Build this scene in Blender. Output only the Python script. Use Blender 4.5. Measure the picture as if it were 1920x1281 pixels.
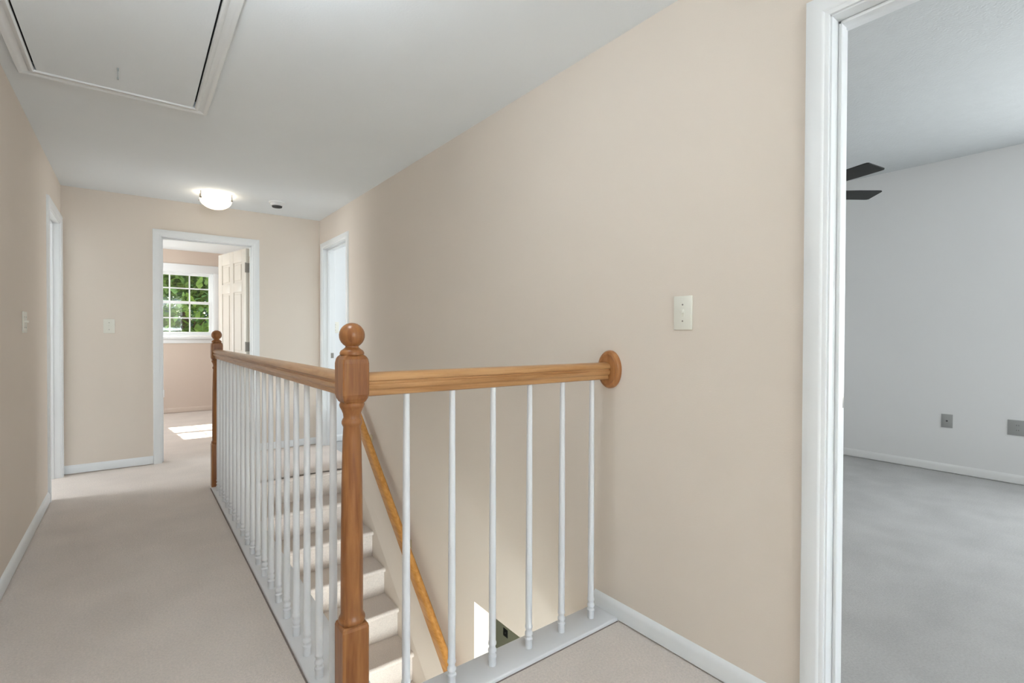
import bpy, bmesh, math, random
from mathutils import Vector, Matrix

for o in list(bpy.data.objects):
    bpy.data.objects.remove(o, do_unlink=True)
scene = bpy.context.scene
COL = scene.collection
PI = math.pi

# ---------------------------------------------------------------- camera
YAW, PITCH, ROLL, FPX, CAM_H = 0.648, 0.0105, -0.0038, 934.34, 1.18
cam = bpy.data.cameras.new('camera')
cam.sensor_fit = 'HORIZONTAL'
cam.sensor_width = 36.0
cam.lens = 36.0 * FPX / 1920.0
cam.clip_start = 0.02
cam.clip_end = 200
camo = bpy.data.objects.new('camera', cam)
COL.objects.link(camo)
camo.location = (0, 0, CAM_H)
camo.rotation_euler = (Matrix.Rotation(-YAW, 3, 'Z') @ Matrix.Rotation(PI / 2 - PITCH, 3, 'X')
                       @ Matrix.Rotation(-ROLL, 3, 'Z')).to_euler()
scene.camera = camo

# ---------------------------------------------------------------- world, sun, daylight and fill
w = bpy.data.worlds.new('world')
scene.world = w
w.use_nodes = True
nt = w.node_tree
nt.nodes.clear()
wo = nt.nodes.new('ShaderNodeOutputWorld')
wb = nt.nodes.new('ShaderNodeBackground')
sky = nt.nodes.new('ShaderNodeTexSky')
sky.sky_type = 'NISHITA'
sky.sun_disc = False
sky.sun_elevation = math.radians(40)
sky.sun_rotation = math.radians(-6)
wb.inputs['Strength'].default_value = 0.30
nt.links.new(sky.outputs[0], wb.inputs['Color'])
nt.links.new(wb.outputs[0], wo.inputs['Surface'])

sun = bpy.data.lights.new('sun', 'SUN')
sun.energy = 15.0
sun.angle = math.radians(0.6)
sun.color = (1.0, 0.95, 0.87)
suno = bpy.data.objects.new('sun', sun)
COL.objects.link(suno)
_d = Vector((0.11, -1.0, -0.84)).normalized()
suno.rotation_euler = _d.to_track_quat('-Z', 'Y').to_euler()
suno.location = (-3, 30, 25)


def daylight(name, loc, direction, sx, sy, power, color):
    """Rectangular area light"""
    l = bpy.data.lights.new(name, 'AREA')
    l.shape = 'RECTANGLE'
    l.size, l.size_y = sx, sy
    l.energy = power
    l.color = color
    o = bpy.data.objects.new(name, l)
    COL.objects.link(o)
    o.location = loc
    o.rotation_euler = Vector(direction).to_track_quat('-Z', 'Y').to_euler()
    return o


NEUT = (1.0, 0.985, 0.96)
COOL = (0.93, 0.975, 1.0)
HALLC = (0.74, 0.88, 1.0)
daylight('hall_bounce_fill', (0.55, -4.46, 1.40), (0, 0.06, 1), 1.80, 1.70, 225, HALLC)  # added unseen fill, aimed up to bounce off the hall ceiling
daylight('bedroom_window_daylight', (5.64, -1.05, 1.45), (-1, 0.1, 0.1), 1.60, 1.40, 63, COOL)
daylight('bathroom_window_daylight', (3.86, 5.05, 1.55), (-1, 0, 0), 0.7, 1.0, 17, COOL)
daylight('left_room_window_daylight', (-2.56, 5.22, 1.45), (1, -0.25, 0), 0.6, 1.2, 24, COOL)
daylight('far_room_side_fill', (-1.66, 7.6, 1.5), (1, 0, 0.5), 1.3, 1.3, 38, (0.93, 0.97, 1.0))  # added unseen side light to brighten the far room
daylight('foyer_door_daylight', (0.75, -0.86, -1.70), (0, 0.75, -0.65), 1.5, 2.0, 125, (0.86, 0.97, 1.0))
daylight('lower_room_window_daylight', (2.4, -0.86, -1.5), (0, 1, 0), 1.0, 1.2, 26, NEUT)

vs = scene.view_settings
vs.view_transform = 'Standard'
vs.look = 'None'
vs.gamma = 1.0
vs.use_curve_mapping = False
vs.exposure = 0.75
scene.display_settings.display_device = 'sRGB'

# ---------------------------------------------------------------- materials
MATS = {}


def mat(name, color, rough=0.6, spec=0.3, var=0.0, vscale=8.0, bump=0.0, bscale=60.0, metal=0.0, emit=None, estr=0.0,
        detail=3.0, var2=0.0, v2scale=2.0):
    m = bpy.data.materials.new(name)
    m.use_nodes = True
    t = m.node_tree
    b = t.nodes['Principled BSDF']
    b.inputs['Base Color'].default_value = (*color, 1)
    b.inputs['Roughness'].default_value = rough
    b.inputs['Specular IOR Level'].default_value = spec
    b.inputs['Metallic'].default_value = metal
    tc = t.nodes.new('ShaderNodeTexCoord')
    src = None
    if var > 0:
        n = t.nodes.new('ShaderNodeTexNoise')
        n.inputs['Scale'].default_value = vscale
        n.inputs['Detail'].default_value = detail
        t.links.new(tc.outputs['Object'], n.inputs['Vector'])
        r = t.nodes.new('ShaderNodeValToRGB')
        r.color_ramp.elements[0].position = 0.3
        r.color_ramp.elements[1].position = 0.7
        r.color_ramp.elements[0].color = (*[c * (1 - var) for c in color], 1)
        r.color_ramp.elements[1].color = (*[min(1, c * (1 + var)) for c in color], 1)
        t.links.new(n.outputs['Fac'], r.inputs['Fac'])
        src = r.outputs['Color']
        if var2 > 0:
            n2 = t.nodes.new('ShaderNodeTexNoise')
            n2.inputs['Scale'].default_value = v2scale
            n2.inputs['Detail'].default_value = 2
            t.links.new(tc.outputs['Object'], n2.inputs['Vector'])
            mp = t.nodes.new('ShaderNodeMapRange')
            mp.inputs['From Min'].default_value = 0.3
            mp.inputs['From Max'].default_value = 0.7
            mp.inputs['To Min'].default_value = 1 - var2
            mp.inputs['To Max'].default_value = 1 + var2
            t.links.new(n2.outputs['Fac'], mp.inputs['Value'])
            mx = t.nodes.new('ShaderNodeVectorMath')
            mx.operation = 'SCALE'
            t.links.new(src, mx.inputs[0])
            t.links.new(mp.outputs[0], mx.inputs['Scale'])
            src = mx.outputs[0]
        t.links.new(src, b.inputs['Base Color'])
    if bump > 0:
        n = t.nodes.new('ShaderNodeTexNoise')
        n.inputs['Scale'].default_value = bscale
        n.inputs['Detail'].default_value = 4
        t.links.new(tc.outputs['Object'], n.inputs['Vector'])
        bp = t.nodes.new('ShaderNodeBump')
        bp.inputs['Strength'].default_value = bump
        bp.inputs['Distance'].default_value = 0.01
        t.links.new(n.outputs['Fac'], bp.inputs['Height'])
        t.links.new(bp.outputs['Normal'], b.inputs['Normal'])
    if emit:
        b.inputs['Emission Color'].default_value = (*emit, 1)
        b.inputs['Emission Strength'].default_value = estr
    MATS[name] = m
    return m


def wood(name, c1, c2, axis, rough=0.32, scale=1.0):
    m = bpy.data.materials.new(name)
    m.use_nodes = True
    t = m.node_tree
    b = t.nodes['Principled BSDF']
    tc = t.nodes.new('ShaderNodeTexCoord')
    mp = t.nodes.new('ShaderNodeMapping')
    sc = [28 * scale] * 3
    sc[axis] = 2.2 * scale
    mp.inputs['Scale'].default_value = sc
    n = t.nodes.new('ShaderNodeTexNoise')
    n.inputs['Scale'].default_value = 1.6
    n.inputs['Detail'].default_value = 6
    n.inputs['Roughness'].default_value = 0.6
    n.inputs['Distortion'].default_value = 0.6
    r = t.nodes.new('ShaderNodeValToRGB')
    r.color_ramp.elements[0].position = 0.36
    r.color_ramp.elements[1].position = 0.64
    r.color_ramp.elements[0].color = (*c1, 1)
    r.color_ramp.elements[1].color = (*c2, 1)
    t.links.new(tc.outputs['Object'], mp.inputs['Vector'])
    t.links.new(mp.outputs['Vector'], n.inputs['Vector'])
    t.links.new(n.outputs['Fac'], r.inputs['Fac'])
    t.links.new(r.outputs['Color'], b.inputs['Base Color'])
    b.inputs['Roughness'].default_value = rough
    b.inputs['Specular IOR Level'].default_value = 0.35
    b.inputs['Coat Weight'].default_value = 0.12
    b.inputs['Coat Roughness'].default_value = 0.2
    bp = t.nodes.new('ShaderNodeBump')
    bp.inputs['Strength'].default_value = 0.12
    bp.inputs['Distance'].default_value = 0.004
    t.links.new(n.outputs['Fac'], bp.inputs['Height'])
    t.links.new(bp.outputs['Normal'], b.inputs['Normal'])
    MATS[name] = m
    return m


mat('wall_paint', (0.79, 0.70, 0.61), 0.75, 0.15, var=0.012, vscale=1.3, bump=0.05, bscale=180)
mat('bedroom_paint', (0.84, 0.85, 0.855), 0.75, 0.15, var=0.012, vscale=1.3, bump=0.05, bscale=180)
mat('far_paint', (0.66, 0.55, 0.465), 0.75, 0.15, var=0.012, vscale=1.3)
mat('white_paint_wall', (0.84, 0.86, 0.87), 0.7, 0.2, var=0.01, vscale=1.3)
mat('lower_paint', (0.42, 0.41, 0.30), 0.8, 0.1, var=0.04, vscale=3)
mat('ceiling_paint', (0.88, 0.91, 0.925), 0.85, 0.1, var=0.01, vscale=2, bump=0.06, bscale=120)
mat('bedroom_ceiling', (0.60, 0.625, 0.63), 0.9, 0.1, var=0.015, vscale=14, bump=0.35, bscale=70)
mat('trim_paint', (0.84, 0.85, 0.85), 0.38, 0.4, var=0.01, vscale=4)
mat('ledge_paint', (0.75, 0.745, 0.75), 0.4, 0.35, var=0.01, vscale=4)
mat('carpet_edge_shade', (0.26, 0.215, 0.19), 0.95, 0.05, var=0.1, vscale=60)  # dark colour for the shade line where carpet meets ledge
mat('baluster_paint', (0.80, 0.81, 0.83), 0.35, 0.45, var=0.008, vscale=4)
mat('door_paint', (0.74, 0.69, 0.61), 0.42, 0.4, var=0.01, vscale=4)
mat('carpet', (0.75, 0.665, 0.60), 0.95, 0.05, var=0.07, vscale=120, bump=0.5, bscale=260, var2=0.045, v2scale=3.2)
mat('bedroom_carpet', (0.50, 0.495, 0.485), 0.95, 0.05, var=0.07, vscale=120, bump=0.5, bscale=260, var2=0.07, v2scale=4.0)
mat('foyer_floor', (0.72, 0.70, 0.66), 0.5, 0.3, var=0.03, vscale=3)
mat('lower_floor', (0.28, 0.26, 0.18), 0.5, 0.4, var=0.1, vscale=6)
mat('almond_plastic', (0.82, 0.80, 0.71), 0.4, 0.4, var=0.01, vscale=20)
mat('grey_plastic', (0.36, 0.37, 0.365), 0.45, 0.4, var=0.01, vscale=20)
mat('white_plastic', (0.83, 0.83, 0.82), 0.4, 0.4, var=0.008, vscale=20)
mat('dark_plastic', (0.03, 0.03, 0.028), 0.5, 0.3, var=0.05, vscale=20)
mat('dark_gap', (0.08, 0.08, 0.08), 0.9, 0.05, var=0.02, vscale=10)
mat('nickel', (0.30, 0.28, 0.25), 0.35, 0.5, var=0.04, vscale=30, metal=0.9)
mat('fan_blade', (0.022, 0.023, 0.023), 0.55, 0.25, var=0.12, vscale=12)
mat('fan_metal', (0.05, 0.045, 0.04), 0.4, 0.5, var=0.08, vscale=12, metal=0.6)
mat('lamp_glass', (0.9, 0.86, 0.78), 0.35, 0.4, var=0.01, vscale=10, emit=(1.0, 0.88, 0.70), estr=0.62)
mat('brass', (0.55, 0.46, 0.30), 0.35, 0.5, var=0.03, vscale=20, metal=0.9)
mat('drywall_edge', (0.72, 0.70, 0.66), 0.8, 0.1, var=0.01, vscale=5)
mat('bark', (0.10, 0.075, 0.05), 0.9, 0.1, var=0.3, vscale=12, bump=0.6, bscale=25)
mat('lawn', (0.08, 0.14, 0.04), 0.95, 0.05, var=0.3, vscale=1.5)
mat('leaf_green', (0.20, 0.32, 0.08), 0.55, 0.3, var=0.5, vscale=1.2)
mat('leaf_dark', (0.10, 0.18, 0.08), 0.55, 0.3, var=0.5, vscale=1.2)
mat('leaf_blue', (0.24, 0.31, 0.28), 0.6, 0.3, var=0.4, vscale=1.0)
wood('oak_z', (0.225, 0.080, 0.024), (0.37, 0.155, 0.05), 2)
wood('oak_x', (0.41, 0.195, 0.068), (0.56, 0.31, 0.135), 0)
wood('oak_y', (0.41, 0.195, 0.068), (0.56, 0.31, 0.135), 1)
wood('oak_rosette', (0.34, 0.135, 0.045), (0.47, 0.215, 0.08), 2)
wood('honey_y', (0.50, 0.215, 0.045), (0.66, 0.32, 0.085), 1)

gm = bpy.data.materials.new('window_glass')
gm.use_nodes = True
t = gm.node_tree
t.nodes.clear()
go = t.nodes.new('ShaderNodeOutputMaterial')
mx = t.nodes.new('ShaderNodeMixShader')
tr = t.nodes.new('ShaderNodeBsdfTransparent')
tr.inputs['Color'].default_value = (0.93, 0.96, 0.95, 1)
gl = t.nodes.new('ShaderNodeBsdfGlossy')
gl.inputs['Roughness'].default_value = 0.03
fr = t.nodes.new('ShaderNodeFresnel')
fr.inputs['IOR'].default_value = 1.45
t.links.new(fr.outputs[0], mx.inputs[0])
t.links.new(tr.outputs[0], mx.inputs[1])
t.links.new(gl.outputs[0], mx.inputs[2])
t.links.new(mx.outputs[0], go.inputs['Surface'])
MATS['window_glass'] = gm


# ---------------------------------------------------------------- helpers
def thing(name, label, cat, loc=(0, 0, 0), rotz=0.0, group=None, kind=None):
    o = bpy.data.objects.new(name, None)
    o.empty_display_size = 0.1
    COL.objects.link(o)
    o.location = loc
    o.rotation_euler = (0, 0, rotz)
    tag(o, label, cat, group, kind)
    return o


def tag(o, label=None, cat=None, group=None, kind=None):
    if label:
        o['label'] = label
    if cat:
        o['category'] = cat
    if group:
        o['group'] = group
    if kind:
        o['kind'] = kind
    return o


def obj(name, bm, material, parent=None, smooth=False):
    me = bpy.data.meshes.new(name)
    bmesh.ops.recalc_face_normals(bm, faces=bm.faces)
    bm.to_mesh(me)
    bm.free()
    me.materials.append(MATS[material])
    if smooth:
        for p in me.polygons:
            p.use_smooth = True
        try:
            me.set_sharp_from_angle(angle=math.radians(40))
        except Exception:
            pass
    o = bpy.data.objects.new(name, me)
    COL.objects.link(o)
    if parent:
        o.parent = parent
    return o


def share(name, me, parent=None, loc=(0, 0, 0), rot=(0, 0, 0)):
    o = bpy.data.objects.new(name, me)
    COL.objects.link(o)
    o.location = loc
    o.rotation_euler = rot
    if parent:
        o.parent = parent
    return o


def box(bm, x0, x1, y0, y1, z0, z1):
    v = [bm.verts.new(p) for p in ((x0, y0, z0), (x1, y0, z0), (x1, y1, z0), (x0, y1, z0),
                                   (x0, y0, z1), (x1, y0, z1), (x1, y1, z1), (x0, y1, z1))]
    for f in ((3, 2, 1, 0), (4, 5, 6, 7), (0, 1, 5, 4), (1, 2, 6, 5), (2, 3, 7, 6), (3, 0, 4, 7)):
        bm.faces.new([v[i] for i in f])
    return v


def bbox(x0, x1, y0, y1, z0, z1, bev=0.0, seg=2):
    bm = bmesh.new()
    box(bm, x0, x1, y0, y1, z0, z1)
    if bev > 0:
        bmesh.ops.bevel(bm, geom=bm.edges[:], offset=bev, segments=seg, affect='EDGES', profile=0.5)
    return bm


def lathe(bm, prof, seg=24, cx=0, cy=0, cz=0, cap=True):
    rings = []
    for r, z in prof:
        if r < 1e-6:
            rings.append([bm.verts.new((cx, cy, cz + z))])
        else:
            rings.append([bm.verts.new((cx + r * math.cos(2 * PI * i / seg), cy + r * math.sin(2 * PI * i / seg), cz + z))
                          for i in range(seg)])
    for a, b in zip(rings[:-1], rings[1:]):
        if len(a) == 1 and len(b) == 1:
            continue
        for i in range(seg):
            j = (i + 1) % seg
            if len(a) == 1:
                bm.faces.new((a[0], b[i], b[j]))
            elif len(b) == 1:
                bm.faces.new((a[i], a[j], b[0]))
            else:
                bm.faces.new((a[i], a[j], b[j], b[i]))
    if cap:
        for rg, flip in ((rings[0], True), (rings[-1], False)):
            if len(rg) > 1:
                bm.faces.new(rg[::-1] if flip else rg)


def loft(bm, loops, cap=True):
    """loops: list of equal-length closed point loops."""
    vs_ = [[bm.verts.new(p) for p in lp] for lp in loops]
    n = len(vs_[0])
    for a, b in zip(vs_[:-1], vs_[1:]):
        for i in range(n):
            j = (i + 1) % n
            bm.faces.new((a[i], a[j], b[j], b[i]))
    if cap:
        bm.faces.new(vs_[0][::-1])
        bm.faces.new(vs_[-1])


def copy_tree(root, loc=None, rotz=None):
    r = root.copy()
    COL.objects.link(r)
    if loc is not None:
        r.location = loc
    if rotz is not None:
        r.rotation_euler = (0, 0, rotz)
    for ch in list(root.children):
        c = ch.copy()
        COL.objects.link(c)
        c.parent = r
        for g in ch.children:
            d = g.copy()
            COL.objects.link(d)
            d.parent = c
    return r


# ---------------------------------------------------------------- dimensions
XL, XR, YF, ZC = -0.489, 1.6055, 5.5945, 2.4255
TW = 0.1145                       # wall thickness
YBH = -4.5                        # hall wall behind the camera
YB = -2.2                         # wall behind the camera
LOW = -2.87                       # lower storey floor
SX0, SX1 = 0.465, 0.63            # ledge under side balusters
SY0, SY1 = 1.3725, 1.51           # ledge under short run
NOSE0, RUN, RISE = 4.378, 0.2455, 0.205
BEDX, BEDY1, BEDZ = 5.68, 2.9, 2.74
FARY, FARX0, FARX1, FARZ = 9.1, -1.7, 2.7, 2.47
JAMB = 0.018


def wall(name, axis, c0, c1, s0, s1, z0, z1, openings, material, label, parent=None):
    """axis 'x': wall plane x=c0..c1 running along y; axis 'y': plane y=c0..c1 running along x."""
    bm = bmesh.new()

    def put(a, b, za, zb):
        if b - a < 1e-4 or zb - za < 1e-4:
            return
        if axis == 'x':
            box(bm, c0, c1, a, b, za, zb)
        else:
            box(bm, a, b, c0, c1, za, zb)
    cuts = sorted(set([s0, s1] + [o[0] for o in openings] + [o[1] for o in openings]))
    for a, b in zip(cuts[:-1], cuts[1:]):
        m = (a + b) / 2
        hs = sorted((o[2], o[3]) for o in openings if o[0] < m < o[1])
        z = z0
        for ha, hb in hs:
            put(a, b, z, ha)
            z = hb
        put(a, b, z, z1)
    o = obj(name, bm, material, parent)
    tag(o, label, 'wall', kind='structure')
    return o


# door openings (clear width s0..s1, height)
D_NEAR = (-0.22, 0.597, 2.105)
D_RFAR = (4.735, 5.455, 2.095)
D_LEFT = (4.80, 5.495, 2.09)
D_FAR = (0.20, 0.945, 2.08)


def ro(d):
    return (d[0] - JAMB, d[1] + JAMB, -0.001, d[2] + JAMB)


# ---------------------------------------------------------------- room shell
wall('wall_right', 'x', XR, XR + TW, YBH, YF + TW, LOW, 2.80,
     [ro(D_NEAR), ro(D_RFAR), (0.70, 2.483, LOW - .01, -0.40)], 'wall_paint',
     'long beige painted wall on the right running down into the stairwell')
wall('wall_left', 'x', XL - TW, XL, YBH, YF + TW, -0.30, ZC + .1, [ro(D_LEFT)], 'wall_paint',
     'beige painted wall along the left of the hall')
wall('wall_far', 'y', YF, YF + TW, XL - TW, XR, -0.30, ZC + .1, [ro(D_FAR)], 'wall_paint',
     'beige end wall of the hall with an open doorway')
wall('wall_back', 'y', YBH - TW, YBH, XL - TW, XR + TW, -0.30, 2.80, [(-0.35, 1.45, 0.55, 2.25)], 'wall_paint',
     'beige hall wall with an added window behind the viewer')
wall('wall_bedroom_back', 'y', YB - TW, YB, XR + TW, BEDX + TW, -0.30, 2.86, [], 'bedroom_paint',
     'pale grey bedroom wall behind the viewer')
wall('wall_foyer_front', 'y', -1.0, -0.9, XL, XR, LOW, -0.301, [(0.0, 1.5, LOW + .15, LOW + 2.2)], 'white_paint_wall',
     'entry wall with a glazed door below the hall')
bm = bmesh.new()
box(bm, XL - TW, SX1 - .012, YBH, YF + TW / 2, -0.30, 0)
box(bm, SX1 - .012, XR + TW / 2, YBH, SY1 - .012, -0.30, 0)
box(bm, SX1 - .012, XR + TW / 2, NOSE0 + 0.02, YF + TW / 2, -0.30, 0)
tag(obj('floor', bm, 'carpet'), 'beige carpeted hall floor around the stair opening', 'floor', kind='structure')

HX0, HX1, HY0, HY1 = -0.385, 0.278, 1.84, 3.229
bm = bmesh.new()
for a in ((XL - TW, HX0, YBH, YF + TW), (HX1, XR, YBH, YF + TW), (HX0, HX1, YBH, HY0), (HX0, HX1, HY1, YF + TW)):
    box(bm, *a, ZC, ZC + .12)
tag(obj('ceiling', bm, 'ceiling_paint'), 'white hall ceiling with an attic hatch', 'ceiling', kind='structure')

# bedroom on the right
wall('wall_bedroom_end', 'x', BEDX, BEDX + TW, YB, BEDY1, -0.30, 2.86, [(-1.85, -0.25, 0.75, 2.15)], 'bedroom_paint',
     'pale grey bedroom wall facing the open right doorway')
wall('wall_bedroom_side', 'y', BEDY1, BEDY1 + TW, XR + TW, BEDX + TW, -0.30, 2.86, [], 'bedroom_paint',
     'pale grey bedroom wall hidden beside the doorway')
tag(obj('floor', bbox(XR + TW / 2, BEDX, YB, BEDY1, -0.30, 0), 'bedroom_carpet'),
    'grey carpeted bedroom floor seen through the right doorway', 'floor', kind='structure')
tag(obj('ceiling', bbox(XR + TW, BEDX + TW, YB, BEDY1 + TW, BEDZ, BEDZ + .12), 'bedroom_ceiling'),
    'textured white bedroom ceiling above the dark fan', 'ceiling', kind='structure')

# bathroom beyond the far right doorway
wall('wall_bathroom_far', 'y', YF, YF + TW, XR + TW, 4.0, -0.30, 2.6, [], 'white_paint_wall',
     'bright white wall inside the far right doorway')
wall('wall_bathroom_near', 'y', 3.9, 4.0, XR + TW, 4.0, -0.30, 2.6, [], 'white_paint_wall',
     'white wall on the near side of the small bright room')
wall('wall_bathroom_end', 'x', 3.9, 4.0, 4.0, YF, -0.30, 2.6, [(4.7, 5.4, 1.05, 2.05)], 'white_paint_wall',
     'white window wall of the small bright room')
tag(obj('floor', bbox(XR + TW / 2, 3.9, 4.0, YF, -0.30, 0), 'bedroom_carpet'),
    'floor of the small bright room beyond the far right doorway', 'floor', kind='structure')
tag(obj('ceiling', bbox(XR + TW, 4.0, 3.9, YF + TW, ZC, ZC + .12), 'ceiling_paint'),
    'white ceiling of the small bright room', 'ceiling', kind='structure')

# room behind the left doorway
wall('wall_left_room_end', 'x', -2.7, -2.6, 3.4, YF + TW, -0.30, 2.6, [(4.9, 5.54, .85, 2.05)], 'white_paint_wall',
     'white window wall of the room behind the left doorway')
wall('wall_left_room_near', 'y', 3.4, 3.5, -2.6, XL - TW, -0.30, 2.6, [], 'white_paint_wall',
     'white near wall of the room behind the left doorway')
wall('wall_left_room_far', 'y', YF, YF + TW, -2.6, XL - TW, -0.30, 2.6, [], 'white_paint_wall',
     'white far wall of the room behind the left doorway')
tag(obj('floor', bbox(-2.6, XL - TW, 3.5, YF, -0.30, 0), 'carpet'),
    'carpeted floor of the room behind the left doorway', 'floor', kind='structure')
tag(obj('ceiling', bbox(-2.7, XL - TW, 3.4, YF + TW, ZC, ZC + .12), 'ceiling_paint'),
    'white ceiling of the room behind the left doorway', 'ceiling', kind='structure')

# far room with the window
WX0, WX1, WZ0, WZ1 = 0.11, 1.00, 1.165, 2.155   # rough window opening
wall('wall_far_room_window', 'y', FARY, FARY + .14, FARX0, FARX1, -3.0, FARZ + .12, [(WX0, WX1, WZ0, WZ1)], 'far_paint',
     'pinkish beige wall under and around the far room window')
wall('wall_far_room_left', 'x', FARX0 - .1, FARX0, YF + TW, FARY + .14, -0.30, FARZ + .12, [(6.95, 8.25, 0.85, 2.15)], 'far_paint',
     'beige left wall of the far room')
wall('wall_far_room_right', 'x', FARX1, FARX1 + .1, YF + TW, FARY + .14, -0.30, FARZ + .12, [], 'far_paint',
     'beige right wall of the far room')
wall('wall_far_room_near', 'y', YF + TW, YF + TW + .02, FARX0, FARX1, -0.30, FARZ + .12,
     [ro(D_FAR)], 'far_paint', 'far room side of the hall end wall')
tag(obj('floor', bbox(FARX0, FARX1, YF + TW / 2, FARY, -0.30, 0), 'carpet'),
    'beige carpet of the far room with a sunlit patch', 'floor', kind='structure')
tag(obj('ceiling', bbox(FARX0 - .1, FARX1 + .1, YF + TW, FARY + .14, FARZ, FARZ + .12), 'ceiling_paint'),
    'bright white ceiling of the far room', 'ceiling', kind='structure')

# lower storey seen down the stairwell
wall('wall_stair_inner', 'x', 0.52, 0.63, SY1, 4.5, LOW, -0.301, [], 'wall_paint',
     'beige wall closing the left side of the stair flight')
wall('wall_stair_end', 'y', 4.46, 4.56, 0.52, XR, LOW, -0.301, [], 'wall_paint',
     'wall under the stair landing')
wall('wall_lower_left', 'x', XL - TW, XL, -1.0, 5.6, LOW, -0.301, [], 'white_paint_wall',
     'left wall of the lower entry hall')
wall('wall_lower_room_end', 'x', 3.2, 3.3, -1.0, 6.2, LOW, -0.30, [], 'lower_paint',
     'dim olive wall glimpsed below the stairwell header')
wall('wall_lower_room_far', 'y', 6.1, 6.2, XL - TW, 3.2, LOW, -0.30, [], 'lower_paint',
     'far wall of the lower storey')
tag(obj('floor', bbox(XL - TW, XR + TW / 2, -1.0, 6.2, LOW - .1, LOW), 'foyer_floor'),
    'pale entry floor at the foot of the stairs', 'floor', kind='structure')
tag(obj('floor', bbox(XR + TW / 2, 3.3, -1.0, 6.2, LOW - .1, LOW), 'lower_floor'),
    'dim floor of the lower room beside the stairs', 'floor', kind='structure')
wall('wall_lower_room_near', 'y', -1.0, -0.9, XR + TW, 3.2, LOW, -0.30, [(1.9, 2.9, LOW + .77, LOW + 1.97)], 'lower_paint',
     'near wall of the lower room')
tag(obj('ceiling', bbox(XR + TW, 3.3, -1.0, 6.2, -0.36, -0.301), 'ceiling_paint'),
    'ceiling of the lower room beside the stairs', 'ceiling', kind='structure')


# ---------------------------------------------------------------- door trim
CAS = [(0.0, 0.0), (0.0, 0.008), (0.003, 0.010), (0.011, 0.0105), (0.015, 0.0145), (0.019, 0.0155), (0.054, 0.0165), (0.060, 0.0145),
       (0.063, 0.0)]


def door_trim(name, axis, c_face, sgn, d, label, back=True, strike=None, z0=0.0):
    """axis as for wall(); c_face = hall face coordinate, sgn = direction out of the wall into the hall."""
    s0, s1, H = d
    root = thing(name, label, 'door frame', kind='structure')

    def P(s, n, z):
        return (c_face + sgn * n, s, z) if axis == 'x' else (s, c_face + sgn * n, z)
    rv = 0.005

    def cas(face_n, direc):
        def Q(s, n, z):
            return P(s, face_n + direc * n, z)
        for side in (0, 1):
            bm = bmesh.new()
            sg = -1 if side == 0 else 1
            e = s0 - rv if side == 0 else s1 + rv
            loft(bm, [[Q(e + sg * wv, tv, z0) for wv, tv in CAS], [Q(e + sg * wv, tv, H + rv + wv) for wv, tv in CAS]])
            obj('side_casing', bm, 'trim_paint', root, True)
        bm = bmesh.new()
        loft(bm, [[Q(s0 - rv - wv, tv, H + rv + wv) for wv, tv in CAS], [Q(s1 + rv + wv, tv, H + rv + wv) for wv, tv in CAS]])
        obj('head_casing', bm, 'trim_paint', root, True)
    cas(0.0, 1)
    if back:
        cas(-TW, -1)

    def B(sa, sb, na, nb, za, zb, nm, material='trim_paint', bev=0.002):
        a, b = P(sa, na, za), P(sb, nb, zb)
        lo = [min(a[i], b[i]) for i in range(3)]
        hi = [max(a[i], b[i]) for i in range(3)]
        return obj(nm, bbox(lo[0], hi[0], lo[1], hi[1], lo[2], hi[2], bev), material, root, True)
    B(s0 - JAMB, s0, 0, -TW, z0, H + JAMB, 'side_jamb')
    B(s1, s1 + JAMB, 0, -TW, z0, H + JAMB, 'side_jamb')
    B(s0 - JAMB, s1 + JAMB, 0, -TW, H, H + JAMB, 'head_jamb')
    st0, st1 = -0.040, -0.074
    B(s0, s0 + .011, st0, st1, z0, H, 'door_stop', bev=0.003)
    B(s1 - .011, s1, st0, st1, z0, H, 'door_stop', bev=0.003)
    B(s0, s1, st0, st1, H - .011, H, 'door_stop', bev=0.003)
    if strike:
        sa = s0 if strike[0] == 0 else s1
        B(sa - .0015, sa + .0015, -0.078, -0.108, strike[1] - .028, strike[1] + .028, 'strike_plate', 'nickel', 0.0006)
    return root


door_trim('trim_1', 'x', XR, -1, D_NEAR, 'white moulded frame of the near right doorway to the bedroom', strike=(1, 0.995))
door_trim('trim_2', 'x', XR, -1, D_RFAR, 'white moulded frame of the far right doorway in the hall corner', strike=(1, 0.965))
door_trim('trim_3', 'x', XL, 1, D_LEFT, 'white moulded frame of the doorway in the left wall')
door_trim('trim_4', 'y', YF, -1, D_FAR, 'white moulded frame of the doorway in the hall end wall', back=False)

# ---------------------------------------------------------------- baseboards
BP = [(0, 0.006), (0.013, 0.006), (0.013, 0.052), (0.010, 0.062), (0.007, 0.068), (0.0, 0.076)]


def baseboard(name, runs, label, material='trim_paint'):
    root = thing(name, label, 'baseboard', kind='structure')
    for (ax, c, sg, a, b) in runs:
        bm = bmesh.new()
        if ax == 'x':
            loft(bm, [[(c + sg * n, a, z) for n, z in BP], [(c + sg * n, b, z) for n, z in BP]])
        else:
            loft(bm, [[(a, c + sg * n, z) for n, z in BP], [(b, c + sg * n, z) for n, z in BP]])
        obj('base_board', bm, material, root, True)
    return root


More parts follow.
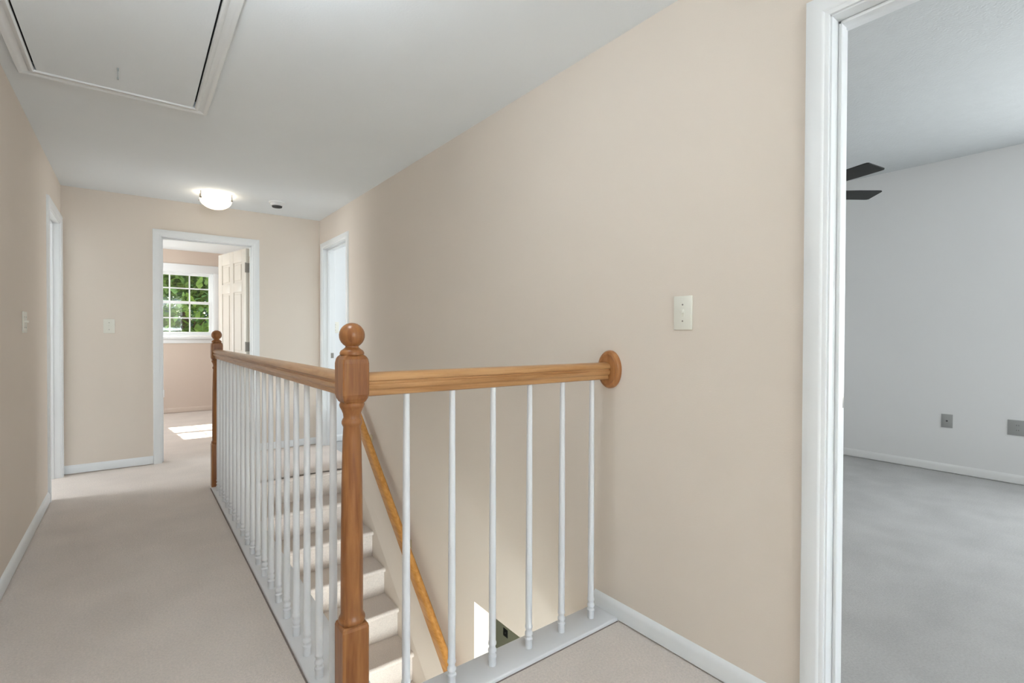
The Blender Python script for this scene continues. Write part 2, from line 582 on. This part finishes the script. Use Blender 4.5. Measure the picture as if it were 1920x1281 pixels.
CW = 0.068
baseboard('baseboard_right', [('x', XR, -1, D_NEAR[1] + CW, SY1), ('x', XR, -1, YBH, D_NEAR[0] - CW),
                              ('x', XR, -1, NOSE0 + .03, D_RFAR[0] - CW)],
          'low white baseboard along the right hall wall')
baseboard('baseboard_left', [('x', XL, 1, YBH, D_LEFT[0] - CW), ('x', XL, 1, D_LEFT[1] + CW, YF)],
          'low white baseboard along the left hall wall')
baseboard('baseboard_far', [('y', YF, -1, XL + .013, D_FAR[0] - CW), ('y', YF, -1, D_FAR[1] + CW, XR)],
          'low white baseboard along the hall end wall')
baseboard('baseboard_bedroom', [('x', BEDX, -1, YB, BEDY1)],
          'white baseboard along the grey bedroom wall')
baseboard('baseboard_far_room', [('y', FARY, -1, FARX0, FARX1)],
          'baseboard under the far room window', 'far_paint')
baseboard('baseboard_bathroom', [('y', YF, -1, XR + TW, 3.9)],
          'white baseboard inside the far right room')

# ---------------------------------------------------------------- staircase
st = thing('staircase', 'carpeted stairs descending towards the viewer behind the white balusters', 'staircase', (1.085, NOSE0, 0))
TX0, TX1 = 0.634, 1.54


def tread_mesh(depth):
    bm = bmesh.new()
    pts = []
    th = 0.036
    for i in range(9):
        a = PI / 2 + PI * i / 8
        pts.append((th / 2 * math.cos(a) + th / 2, th / 2 * math.sin(a) - th / 2))
    pts += [(depth, -th), (depth, 0)]
    loft(bm, [[(TX0, p[0], p[1]) for p in pts], [(TX1, p[0], p[1]) for p in pts]])
    return bm


t_me = r_me = None
for k in range(0, 14):
    sp = bpy.data.objects.new('step', None)
    COL.objects.link(sp)
    sp.parent = st
    sp.location = (-1.085, -RUN * k, -RISE * k)
    if k == 0:
        obj('tread', tread_mesh(0.05), 'carpet', sp, True)
    elif t_me is None:
        t_me = obj('tread', tread_mesh(RUN + 0.03), 'carpet', sp, True).data
    else:
        share('tread', t_me, sp)
    if r_me is None:
        o = obj('riser', bbox(TX0, TX1, 0.022, 0.04, -RISE, -0.030, 0.003), 'carpet', sp, True)
        r_me = o.data
    elif k < 13:
        share('riser', r_me, sp)
# skirt board against the right wall
bm = bmesh.new()
sl = RISE / RUN


def nz(y):
    return -(NOSE0 - y) * sl


ya, yb = NOSE0 + .02, 2.49
lp = [(yb, nz(yb) - .35), (ya, nz(ya) - .35), (ya, 0.0), (ya - .03, 0.045), (yb, nz(yb) + .065)]
lq = lp[:2] + [(ya, 0.02), (ya - .03, 0.30), (yb, nz(yb) + .40)]
loft(bm, [[(1.5405, y, z) for y, z in lp], [(XR - .001, y, z) for y, z in lq]])
bm2 = obj('skirt_board', bm, 'wall_paint', st)
bm2.location = (-1.085, -NOSE0, 0)

# wall handrail of the stairs
HRX = 1.535


def hz(y):
    return 0.445 + (y - 4.18) * 0.862


hr = thing('wall_handrail', 'orange oak handrail sloping down the stairwell wall', 'handrail', (HRX, 4.18, hz(4.18)))
PR = [(-0.020, -0.045), (0.020, -0.045), (0.023, -0.01), (0.024, 0.02), (0.019, 0.038), (0.008, 0.046), (-0.008, 0.046),
      (-0.019, 0.038), (-0.024, 0.02), (-0.023, -0.01)]
bm = bmesh.new()
loft(bm, [[(a, y - 4.18, hz(y) - hz(4.18) + b / 0.757) for a, b in PR] for y in (4.36, 2.57)])
obj('rail', bm, 'honey_y', hr, True)
for y in (4.1, 3.35, 2.75):
    bm = bmesh.new()
    zc = hz(y) - hz(4.18) - 0.07
    box(bm, -0.008, 0.068, y - 4.188, y - 4.172, zc - 0.008, zc + 0.008)
    box(bm, -0.008, 0.008, y - 4.188, y - 4.172, zc, zc + 0.03)
    box(bm, 0.062, 0.0705, y - 4.205, y - 4.155, zc - 0.03, zc + 0.03)
    obj('bracket', bm, 'brass', hr)

# ---------------------------------------------------------------- balustrade
NX, NY = 0.505, 1.44
NY2 = 4.455
bal = thing('balustrade', 'oak railing with two ball-topped newels and slim white balusters around the stairwell', 'railing', (NX, NY, 0))


def off(o):
    """children were modelled in world coordinates"""
    o.location = (o.location[0] - NX, o.location[1] - NY, o.location[2])
    return o


bm = bmesh.new()
LZ = 0.014


def ledge(x0, x1, y0, y1, nm):
    return off(obj(nm, bbox(x0, x1, y0, y1, -0.05, LZ, 0.005, 3), 'ledge_paint', bal, True))


ledge(SX0, SX1, SY0, NY2 - 0.01, 'base_ledge')
ledge(SX1, XR - .001, SY0, SY1, 'base_ledge')


off(obj('carpet_edge_shade', bbox(SX0 - .006, SX0 + .004, SY0 - .006, NY2 - .01, -0.004, 0.0015), 'carpet_edge_shade', bal))  # dark strips stand in for the shadow gap along the ledge
off(obj('carpet_edge_shade', bbox(SX0 - .006, XR - .015, SY0 - .005, SY0 + .004, -0.004, 0.0012), 'carpet_edge_shade', bal))


def sq_loops(prof):
    """square block with given half widths at heights"""
    out = []
    for hw, z in prof:
        c = min(0.004, hw * .2)
        out.append([(hw - c, -hw, z), (hw, -hw + c, z), (hw, hw - c, z), (hw - c, hw, z),
                    (-hw + c, hw, z), (-hw, hw - c, z), (-hw, -hw + c, z), (-hw + c, -hw, z)])
    return out


def newel(y):
    n = bpy.data.objects.new('newel_post', None)
    COL.objects.link(n)
    n.parent = bal
    n.location = (0, y - NY, 0)
    hw = 0.0385
    bm = bmesh.new()
    loft(bm, sq_loops([(hw, 0.012), (hw, 0.332), (hw - .002, 0.340), (hw - .006, 0.344)]))
    obj('base_block', bm, 'oak_z', n)
    bm = bmesh.new()
    lathe(bm, [(0.0335, 0.343), (0.0365, 0.347), (0.0382, 0.353), (0.0365, 0.360), (0.0325, 0.366), (0.0315, 0.374), (0.0318, 0.40), (0.0315, 0.55),
               (0.0295, 0.75), (0.0265, 0.88), (0.0245, 0.915), (0.0265, 0.919), (0.029, 0.925), (0.029, 0.931), (0.0265, 0.937),
               (0.024, 0.942), (0.0255, 0.955), (0.030, 0.966), (0.034, 0.973), (0.0355, 0.980), (0.0335, 0.986), (0.028, 0.990)], 28)
    obj('turned_shaft', bm, 'oak_z', n, True)
    bm = bmesh.new()
    loft(bm, sq_loops([(0.026, 0.984), (0.031, 0.989), (0.0355, 0.998), (hw, 1.010), (hw, 1.100), (0.0365, 1.112), (0.033, 1.119), (0.028, 1.124)]))
    obj('top_block', bm, 'oak_z', n)
    bm = bmesh.new()
    prof = [(0.030, 1.122), (0.034, 1.125), (0.0345, 1.130), (0.032, 1.136), (0.025, 1.141), (0.019, 1.146), (0.0185, 1.150)]
    R, c = 0.0365, 1.181
    for i in range(0, 13):
        a = -PI / 2 + 0.52 + (PI - 0.52) * i / 12
        prof.append((max(0, R * math.cos(a)) if i < 12 else 0, c + R * math.sin(a)))
    lathe(bm, prof, 28)
    obj('ball_finial', bm, 'oak_z', n, True)
    return n


newel(NY)
newel(NY2)

_half = [(0.015, 1.001), (0.019, 1.004), (0.019, 1.018), (0.0235, 1.022), (0.0285, 1.028), (0.0285, 1.036), (0.0235, 1.040), (0.0235, 1.044),
         (0.0295, 1.048), (0.0300, 1.055), (0.026, 1.063), (0.016, 1.0695), (0.005, 1.0715)]
RP = _half + [(-a, z) for a, z in reversed(_half)]
bm = bmesh.new()
loft(bm, [[(x, NY + a, z) for a, z in RP] for x in (NX + .036, XR - .022)])
off(obj('handrail', bm, 'oak_x', bal, True))
bm = bmesh.new()
loft(bm, [[(NX + a, y, z) for a, z in RP] for y in (NY + .036, NY2 - .036)])
off(obj('handrail', bm, 'oak_y', bal, True))
# oval wall rosette
bm = bmesh.new()
lps = []
for sc, x in ((1.0, XR), (1.0, XR - .012), (0.93, XR - .020), (0.80, XR - .0225), (0.74, XR - .019), (0.6, XR - .019)):
    lps.append([(x, NY - 0.012 + 0.060 * sc * math.cos(2 * PI * i / 36), 1.042 + 0.080 * sc * math.sin(2 * PI * i / 36)) for i in range(36)])
loft(bm, lps)
off(obj('wall_rosette', bm, 'oak_rosette', bal, True))

bm = bmesh.new()
lathe(bm, [(0.0135, LZ - .002), (0.0135, 0.040), (0.0155, 0.044), (0.0155, 0.050), (0.0115, 0.054), (0.0115, 0.060), (0.0150, 0.064),
           (0.0150, 0.071), (0.0115, 0.076), (0.0115, 0.084), (0.0145, 0.089), (0.0145, 0.095), (0.0125, 0.100), (0.0128, 0.25), (0.0118, 0.6), (0.0098, 1.008)], 14)
b0 = obj('baluster', bm, 'baluster_paint', bal, True)
bme = b0.data
spots = [(x, NY) for x in (0.677, 0.842, 1.0075, 1.174, 1.340, 1.505)]
spots += [(0.498, NY + 0.1505 * (i + 1)) for i in range(19)]
for i, (x, y) in enumerate(spots):
    o = b0 if i == 0 else share('baluster', bme, bal)
    o.location = (x - NX, y - NY, 0)

# ---------------------------------------------------------------- attic hatch
ht = thing('attic_hatch', 'white attic hatch with moulded frame in the hall ceiling', 'attic hatch', (-.05, 2.53, ZC))
FP = [(0, 0), (0, -0.010), (0.006, -0.016), (0.016, -0.016), (0.022, -0.011), (0.040, -0.013), (0.048, -0.018), (0.060, -0.018), (0.063, -0.012), (0.063, 0)]
IX0, IX1, IY0, IY1 = -0.371, 0.264, 1.86, 3.215


def hframe(pts):
    bm = bmesh.new()
    loft(bm, pts)
    o = obj('frame_moulding', bm, 'trim_paint', ht, True)
    o.location = (.05, -2.53, 0)


hframe([[(IX0 - w_, IY0 - w_, z) for w_, z in FP], [(IX0 - w_, IY1 + w_, z) for w_, z in FP]])
hframe([[(IX1 + w_, IY0 - w_, z) for w_, z in FP], [(IX1 + w_, IY1 + w_, z) for w_, z in FP]])
hframe([[(IX0 - w_, IY1 + w_, z) for w_, z in FP], [(IX1 + w_, IY1 + w_, z) for w_, z in FP]])
hframe([[(IX0 - w_, IY0 - w_, z) for w_, z in FP], [(IX1 + w_, IY0 - w_, z) for w_, z in FP]])
o = obj('hatch_panel', bbox(IX0 + .007, IX1 - .007, IY0 + .005, IY1 - .001, -0.010, 0.006, 0.002), 'ceiling_paint', ht)
o.location = (.05, -2.53, 0)
o = obj('shaft_lining', bbox(HX0, HX1, HY0, HY1, 0.03, 0.10), 'dark_gap', ht)
o.location = (.05, -2.53, 0)
bm = bmesh.new()
lathe(bm, [(0.004, 0.0), (0.0035, -0.012), (0.002, -0.018), (0.002, -0.042), (0.0038, -0.046), (0.0038, -0.054), (0.0, -0.056)][::-1], 10, -0.058, 2.955, -0.009)
o = obj('pull_cord', bm, 'grey_plastic', ht, True)
o.location = (.05, -2.53, 0)

# ---------------------------------------------------------------- ceiling light and smoke detector
cl = thing('ceiling_light', 'lit white glass dome light on the hall ceiling', 'ceiling light', (0.575, 5.10, ZC))
bm = bmesh.new()
lathe(bm, [(0.0, 0.0), (0.085, 0.0), (0.085, -0.012), (0.070, -0.016), (0.0, -0.016)], 40)
obj('base_plate', bm, 'white_plastic', cl, True)
bm = bmesh.new()
prof = []
for i in range(11):
    a = (PI / 2) * i / 10
    prof.append((0.126 * math.cos(a) if i < 10 else 0.0, -0.048 - 0.088 * math.sin(a)))
prof = [(r_ * 0.96, -0.048 + (z_ + 0.048) * 0.95) for r_, z_ in reversed(prof)] + prof
lathe(bm, prof, 40, cap=False)
obj('glass_dome', bm, 'lamp_glass', cl, True)
for a in (0.15, 0.15 + 2 * PI / 3, 0.15 + 4 * PI / 3 - .1, PI + .15):
    bm = bmesh.new()
    lathe(bm, [(0.004, 0.0), (0.004, -0.050), (0.008, -0.052), (0.008, -0.062), (0.0, -0.064)], 10, 0.132 * math.cos(a - .65), 0.132 * math.sin(a - .65))
    obj('clip', bm, 'nickel', cl, True)
bulb = bpy.data.lights.new('lamp_bulb', 'POINT')
bulb.energy = 0.55
bulb.color = (1.0, 0.92, 0.80)
bulb.shadow_soft_size = 0.03
bo = bpy.data.objects.new('lamp_bulb', bulb)
COL.objects.link(bo)
bo.parent = cl
bo.location = (0, 0, -0.055)

cl2 = copy_tree(cl, (0.20, 1.42, ZC))  # added lamp out of view, brightens the middle of the hall
tag(cl2, 'added unseen dome light on the hall ceiling above the viewer', 'ceiling light')
for ch in cl2.children:
    if ch.type == 'LIGHT':
        ch.data = ch.data.copy()
        ch.location = (0, 0, -0.19)
        ch.data.energy = 11.0
        ch.data.color = (0.80, 0.91, 1.0)

sd = thing('smoke_detector', 'small round white smoke detector on the ceiling beside the dome light', 'smoke detector', (1.066, 5.06, ZC))
bm = bmesh.new()
lathe(bm, [(0.0, 0.0), (0.070, 0.0), (0.070, -0.010), (0.064, -0.014), (0.0, -0.014)], 30)
obj('base_ring', bm, 'white_plastic', sd, True)
bm = bmesh.new()
lathe(bm, [(0.058, -0.014), (0.056, -0.030), (0.048, -0.036), (0.0, -0.037)], 30)
obj('cover', bm, 'white_plastic', sd, True)
bm = bmesh.new()
lathe(bm, [(0.045, -0.036), (0.042, -0.047), (0.0, -0.048)], 30)
obj('sensor_grille', bm, 'dark_gap', sd, True)


# ---------------------------------------------------------------- switches and outlets
def wall_plate(name, label, cat, loc, facing, w_, h_, kind, material, group=None):
    """modelled facing -y at origin; facing = rotation about z"""
    r = thing(name, label, cat, loc, facing, group)
    obj('cover_plate', bbox(-w_ / 2, w_ / 2, -0.006, 0, -h_ / 2, h_ / 2, 0.0025, 2), material, r, True)
    if kind == 'toggle':
        n = 2 if w_ > .1 else 1
        for i in range(n):
            cx = (i - (n - 1) / 2) * 0.046
            obj('toggle_slot', bbox(cx - .006, cx + .006, -0.0072, -0.004, -.013, .013, 0.0008), material, r)
            bm = bbox(cx - .0042, cx + .0042, -0.017, -0.004, -.002, .010, 0.001)
            obj('toggle_lever', bm, material, r)
            for zz in (-.030, .030):
                bm = bmesh.new()
                lathe(bm, [(0.0, 0), (0.0032, 0), (0.0028, 0.0012), (0, 0.0014)], 10)
                bmesh.ops.rotate(bm, verts=bm.verts, cent=(0, 0, 0), matrix=Matrix.Rotation(PI / 2, 3, 'X'))
                bmesh.ops.translate(bm, verts=bm.verts, vec=(cx, -0.006, zz))
                obj('screw', bm, 'nickel', r)
    elif kind == 'outlet':
        for zz in (-.020, .020):
            f = obj('socket', bbox(-.0165, .0165, -0.0085, -0.004, zz - .0135, zz + .0135, 0.003), material, r)
            for xx in (-.006, .006):
                obj('slot', bbox(xx - .0012, xx + .0012, -0.0089, -0.0082, zz - .003, zz + .006), 'dark_gap', f)
    elif kind == 'jack':
        bm = bmesh.new()
        lathe(bm, [(0.0, 0), (0.007, 0), (0.006, 0.006), (0.0, 0.007)], 12)
        bmesh.ops.rotate(bm, verts=bm.verts, cent=(0, 0, 0), matrix=Matrix.Rotation(PI / 2, 3, 'X'))
        bmesh.ops.translate(bm, verts=bm.verts, vec=(0, -0.006, 0))
        obj('jack', bm, 'dark_gap', r, True)
    return r


# rotation: 0 faces -y, -pi/2 faces -x, +pi/2 faces +x
wall_plate('light_switch', 'almond toggle light switch on the long right wall above the railing end', 'light switch',
           (XR, 1.079, 1.268), -PI / 2, 0.076, 0.124, 'toggle', 'almond_plastic')
wall_plate('light_switch', 'double light switch on the left wall near the left doorway', 'light switch',
           (XL, 3.83, 1.247), PI / 2, 0.118, 0.118, 'toggle', 'almond_plastic')
wall_plate('light_switch', 'light switch on the hall end wall left of the far doorway', 'light switch',
           (-0.178, YF, 1.255), 0, 0.078, 0.124, 'toggle', 'almond_plastic')
wall_plate('light_switch', 'light switch on the white wall inside the far right doorway', 'light switch',
           (1.775, YF, 1.27), 0, 0.076, 0.124, 'toggle', 'almond_plastic')
wall_plate('cable_plate', 'small grey cable jack plate low on the bedroom wall', 'wall plate',
           (BEDX, 1.175, 0.452), -PI / 2, 0.078, 0.118, 'jack', 'grey_plastic')
wall_plate('wall_outlet', 'grey electrical outlet at the right edge low on the bedroom wall', 'outlet',
           (BEDX, 0.735, 0.455), -PI / 2, 0.118, 0.124, 'outlet', 'grey_plastic')
wall_plate('wall_outlet', 'white outlet low on the far room wall under the window', 'outlet',
           (0.318, FARY, 0.30), 0, 0.072, 0.116, 'outlet', 'white_plastic')
wall_plate('light_switch', 'dark switch plate on the dim wall glimpsed below the stairwell header', 'light switch',
           (3.2, 4.32, -2.04), -PI / 2, 0.078, 0.085, 'jack', 'dark_plastic')

# ---------------------------------------------------------------- ceiling fan in the bedroom
FX, FY, FZ = 3.532, 1.583, 2.149
fan = thing('ceiling_fan', 'dark ceiling fan in the bedroom half hidden by the door frame', 'ceiling fan', (FX, FY, BEDZ))
bm = bmesh.new()
lathe(bm, [(0.0, 0), (0.065, 0), (0.065, -0.02), (0.045, -0.05), (0.02, -0.06), (0.0, -0.06)], 24)
obj('canopy', bm, 'fan_metal', fan, True)
bm = bmesh.new()
lathe(bm, [(0.013, -0.05), (0.013, FZ - BEDZ + .10)], 14)
obj('down_rod', bm, 'fan_metal', fan, True)
bm = bmesh.new()
h0 = FZ - BEDZ
lathe(bm, [(0.0, h0 + .11), (0.04, h0 + .11), (0.09, h0 + .09), (0.115, h0 + .05), (0.115, h0 + .0), (0.09, h0 - .03), (0.05, h0 - .05), (0.045, h0 - .09), (0.0, h0 - .10)], 28)
obj('motor_housing', bm, 'fan_metal', fan, True)
bm = bmesh.new()
out = [(0.20, -0.055), (0.45, -0.070), (0.58, -0.072), (0.598, -0.070), (0.606, -0.062), (0.606, 0.062), (0.598, 0.070), (0.58, 0.072), (0.45, 0.070), (0.20, 0.055)]
loft(bm, [[(x, y, -0.003) for x, y in out], [(x, y, 0.003) for x, y in out]])
fb = bm
bl_me = None
for k in range(5):
    ang = math.radians(251.4 + 72 * k)
    arm = bpy.data.objects.new('blade', None)
    if bl_me is None:
        o = obj('blade', fb, 'fan_blade', fan)
        bl_me = o.data
    else:
        o = share('blade', bl_me, fan)
    bpy.data.objects.remove(arm)
    o.location = (0, 0, h0)
    o.rotation_euler = (Matrix.Rotation(ang, 3, 'Z') @ Matrix.Rotation(math.radians(-7.6), 3, 'X')).to_euler()
    bi = obj('blade_iron', bbox(0.10, 0.26, -0.018, 0.018, 0.003, 0.009, 0.002), 'fan_metal', o)

# ---------------------------------------------------------------- far door (open into the far room)
dr = thing('door_1', 'white six-panel door standing open in the far room doorway', 'door', (0.941, YF + TW + .012, 0.012), 0, kind='structure')
DW, DH, DT = 0.735, 2.058, 0.035
ang = math.radians(90 + 12.5)
dr.rotation_euler = (0, 0, ang)
# local: x along the leaf from the hinge, y thickness; y>0 side faces the hall viewer (-x world)
bm = bmesh.new()
box(bm, 0, DW, 0.008, DT - 0.008, 0, DH)
obj('leaf_core', bm, 'door_paint', dr)
stl, rails = 0.105, [0, 0.21, 0.80, 0.985, 1.62, 1.72, 1.93, DH]
cx = [stl, DW / 2 - 0.05, DW / 2 + 0.05, DW - stl]


def dboard(x0, x1, z0, z1, nm='stile'):
    obj(nm, bbox(x0, x1, 0, DT, z0, z1, 0.003), 'door_paint', dr, True)


dboard(0, cx[0], 0, DH)
dboard(cx[3], DW, 0, DH)
dboard(cx[1], cx[2], 0, DH)
for a, b in ((0, 0.21), (0.80, 0.985), (1.62, 1.72), (1.93, DH)):
    dboard(cx[0], cx[1], a, b, 'rail')
    dboard(cx[2], cx[3], a, b, 'rail')
for (a, b) in ((0.21, 0.80), (0.985, 1.62), (1.72, 1.93)):
    for x0, x1 in ((cx[0], cx[1]), (cx[2], cx[3])):
        bm = bbox(x0 + .022, x1 - .022, 0.003, DT - 0.003, a + .022, b - .022, 0.004, 1)
        obj('raised_panel', bm, 'door_paint', dr)
for z in (0.22, 1.05, 1.86):
    hg = obj('hinge', bbox(-0.010, 0.001, 0.0, 0.037, z - .048, z + .048, 0.001), 'nickel', dr)
    bm = bmesh.new()
    lathe(bm, [(0.006, z - .05), (0.006, z + .05)], 10, -0.006, DT + .005)
    obj('hinge_pin', bm, 'nickel', hg, True)
for sg in (-1, 1):
    bm = bmesh.new()
    lathe(bm, [(0.0, 0.0), (0.026, 0.0), (0.026, 0.006), (0.011, 0.012), (0.011, 0.028), (0.024, 0.036), (0.027, 0.048), (0.020, 0.058), (0.0, 0.061)], 18)
    bmesh.ops.rotate(bm, verts=bm.verts, cent=(0, 0, 0), matrix=Matrix.Rotation(-sg * PI / 2, 3, 'X'))
    bmesh.ops.translate(bm, verts=bm.verts, vec=(DW - .065, DT if sg > 0 else 0, 0.93))
    obj('door_knob', bm, 'brass', dr, True)

# ---------------------------------------------------------------- far window
wn = thing('window_1', 'white double-hung window with gridded panes in the far room', 'window', (0.55, FARY, WZ0), kind='structure')


def wpart(nm, b, material='trim_paint', parent=wn, smooth=False):
    o = obj(nm, b, material, parent, smooth)
    if parent is wn:
        o.location = (-0.55, -FARY, -WZ0)
    return o


GX0, GX1 = 0.170, 0.934
GZ = [1.228, 1.442, 1.679, 1.899, 2.098]
# frame lining the opening
wpart('frame_jamb', bbox(WX0, WX0 + .022, FARY, FARY + .14, WZ0, WZ1))
wpart('frame_jamb', bbox(WX1 - .022, WX1, FARY, FARY + .14, WZ0, WZ1))
wpart('frame_head', bbox(WX0, WX1, FARY, FARY + .14, WZ1 - .022, WZ1))
wpart('frame_sill', bbox(WX0, WX1, FARY, FARY + .16, WZ0, WZ0 + .022))
# casing, stool, apron
for nm, b in (('side_casing', (WX0 - .07, WX0 + .01, FARY - .018, FARY, WZ0 - .02, WZ1 + .09)),
              ('side_casing', (WX1 - .01, WX1 + .075, FARY - .018, FARY, WZ0 - .02, WZ1 + .09)),
              ('head_casing', (WX0 - .075, WX1 + .08, FARY - .022, FARY, WZ1 - .01, WZ1 + .105)),
              ('stool', (WX0 - .10, WX1 + .10, FARY - .055, FARY + .02, WZ0 - .045, WZ0 - .005)),
              ('apron', (WX0 - .07, WX1 + .075, FARY - .016, FARY, WZ0 - .11, WZ0 - .045))):
    wpart(nm, bbox(*b, 0.004), 'trim_paint', wn, True)


def sash(y0, z0, z1, zi0, zi1, zm):
    root = bpy.data.objects.new('sash', None)
    COL.objects.link(root)
    root.parent = wn
    root.location = (-0.55, -FARY, -WZ0)
    y1 = y0 + .032
    X0, X1 = WX0 + .022, WX1 - .022
    for nm, b in (('stile', (X0, GX0, y0, y1, z0, z1)), ('stile', (GX1, X1, y0, y1, z0, z1)),
                  ('rail', (GX0, GX1, y0, y1, z0, zi0)), ('rail', (GX0, GX1, y0, y1, zi1, z1))):
        obj(nm, bbox(*b, 0.002), 'trim_paint', root)
    xs = [GX0, GX0 + (GX1 - GX0) / 3, GX0 + 2 * (GX1 - GX0) / 3, GX1]
    for x in xs[1:3]:
        obj('muntin', bbox(x - .009, x + .009, y0 + .008, y1 - .008, zi0, zi1), 'trim_paint', root)
    obj('muntin', bbox(GX0, GX1, y0 + .007, y1 - .007, zm - .009, zm + .009), 'trim_paint', root)
    for i in range(3):
        for za, zb in ((zi0, zm), (zm, zi1)):
            obj('pane', bbox(xs[i], xs[i + 1], y0 + .0155, y0 + .0175, za, zb), 'window_glass', root)


sash(FARY + .045, WZ0 + .022, GZ[2] + .020, GZ[0], GZ[2] - .018, GZ[1])
sash(FARY + .080, GZ[2] - .020, WZ1 - .022, GZ[2] + .018, GZ[4], GZ[3])


# windows of the unseen rooms: frame bars in their openings
def plain_window(name, axis, c, s0, s1, z0, z1, label, out):
    r = thing(name, label, 'window', kind='structure')

    def B(nm, a, b, za, zb, d0, d1):
        if axis == 'x':
            obj(nm, bbox(min(c + d0, c + d1), max(c + d0, c + d1), a, b, za, zb), 'trim_paint', r)
        else:
            obj(nm, bbox(a, b, min(c + d0, c + d1), max(c + d0, c + d1), za, zb), 'trim_paint', r)
    e = .03
    B('frame_jamb', s0, s0 + e, z0, z1, out * .07, out * .10)
    B('frame_jamb', s1 - e, s1, z0, z1, out * .07, out * .10)
    B('frame_head', s0, s1, z1 - e, z1, out * .07, out * .10)
    B('frame_sill', s0, s1, z0, z0 + e, out * .07, out * .10)
    B('meeting_rail', s0, s1, (z0 + z1) / 2 - .02, (z0 + z1) / 2 + .02, out * .07, out * .10)


plain_window('window_2', 'y', YBH, -0.35, 1.45, 0.55, 2.25, 'added unseen window of the hall behind the viewer', -1)
plain_window('window_3', 'x', BEDX, -1.85, -0.25, 0.75, 2.15, 'wide bedroom window out of view', 1)
plain_window('window_4', 'x', 3.9, 4.7, 5.4, 1.05, 2.05, 'window of the small bright room', 1)
plain_window('window_5', 'x', -2.6, 4.9, 5.54, 0.85, 2.05, 'window of the room behind the left doorway', -1)
plain_window('window_6', 'y', -0.9, 0.0, 1.5, LOW + .15, LOW + 2.2, 'glazed entry door opening below the hall', -1)
plain_window('window_7', 'x', FARX0, 6.95, 8.25, 0.85, 2.15, 'added unseen side window of the far room', -1)
plain_window('window_8', 'y', -0.9, 1.9, 2.9, LOW + .77, LOW + 1.97, 'window of the lower room', -1)

# ---------------------------------------------------------------- outside the far window
tag(obj('ground', bbox(-30, 30, FARY + .14, 60, -3.1, -3.0), 'lawn'), 'green lawn below the far window', 'lawn', kind='structure')
rng = random.Random(7)


def tree(name, x, y, zc, rx, rz, material, label, leaves, size):
    r = thing(name, label, 'tree', (x, y, -3.0), group='trees outside the far window')
    bm = bmesh.new()
    hgt = zc + 3.0
    lps = []
    for i in range(7):
        f = i / 6
        rad = 0.16 * (1 - .7 * f) + .02
        ox, oy = 0.12 * math.sin(3 * f + x), 0.12 * math.cos(2 * f + y) - .12
        lps.append([(ox + rad * math.cos(2 * PI * j / 9), oy + rad * math.sin(2 * PI * j / 9), f * hgt) for j in range(9)])
    loft(bm, lps)
    for j in range(7):
        a = 2 * PI * j / 7 + rng.random()
        z0 = hgt * (.45 + .06 * j)
        p0 = Vector((0, 0, z0))
        p1 = Vector((rx * .7 * math.cos(a), rx * .7 * math.sin(a), z0 + .35 * rz + .3))
        side = Vector((-math.sin(a), math.cos(a), 0))
        loft(bm, [[p0 + (side * math.cos(q) + Vector((0, 0, 1)) * math.sin(q)) * .05 for q in (0, 1.57, 3.14, 4.71)],
                  [p1 + (side * math.cos(q) + Vector((0, 0, 1)) * math.sin(q)) * .012 for q in (0, 1.57, 3.14, 4.71)]])
    obj('trunk', bm, 'bark', r, True)
    bm = bmesh.new()
    clumps = []
    for i in range(46):
        while True:
            p = Vector((rng.uniform(-1, 1), rng.uniform(-1, 1), rng.uniform(-1, 1)))
            if .35 < p.length < 1:
                break
        clumps.append(Vector((p.x * rx, p.y * rx, hgt + p.z * rz)))
    for i in range(leaves):
        c = rng.choice(clumps)
        p = c + Vector((max(-.3, min(.3, rng.gauss(0, .22))), max(-.3, min(.3, rng.gauss(0, .22))), rng.gauss(0, .18)))
        s = size * rng.uniform(.6, 1.3)
        q = Matrix.Rotation(rng.uniform(0, 6.28), 3, 'Z') @ Matrix.Rotation(rng.gauss(0.5, .5), 3, 'X')
        pts = [q @ Vector(v) * s + p for v in ((0, -.5, 0), (.28, -.1, .06), (.2, .25, .04), (0, .55, -.05), (-.2, .25, .04), (-.28, -.1, .06))]
        bm.faces.new([bm.verts.new(v) for v in pts])
    obj('foliage', bm, material, r)


tree('leafy_tree', 0.95, 13.6, 2.0, 1.1, 1.3, 'leaf_green', 'bright green tree outside the middle of the far window', 4200, .19)
tree('leafy_tree', 4.1, 14.0, 2.4, 1.1, 1.3, 'leaf_green', 'bright green tree outside beyond the right edge of the far window', 2600, .19)
tree('leafy_tree', -2.2, 14.0, 2.2, 1.1, 1.3, 'leaf_green', 'bright green tree outside beyond the left edge of the far window', 2600, .19)
for x, y, m_, l_ in ((-3.2, 18.2, 'leaf_dark', 'leftmost of the dense trees behind the bright green ones'),
                     (1.15, 18.6, 'leaf_blue', 'grey-green dense tree behind the middle bright green tree'),
                     (5.5, 18.2, 'leaf_dark', 'rightmost of the dense trees behind the bright green ones')):
    tree('dense_tree', x, y, 1.6, 1.75, 3.0, m_, l_, 6500, .26)
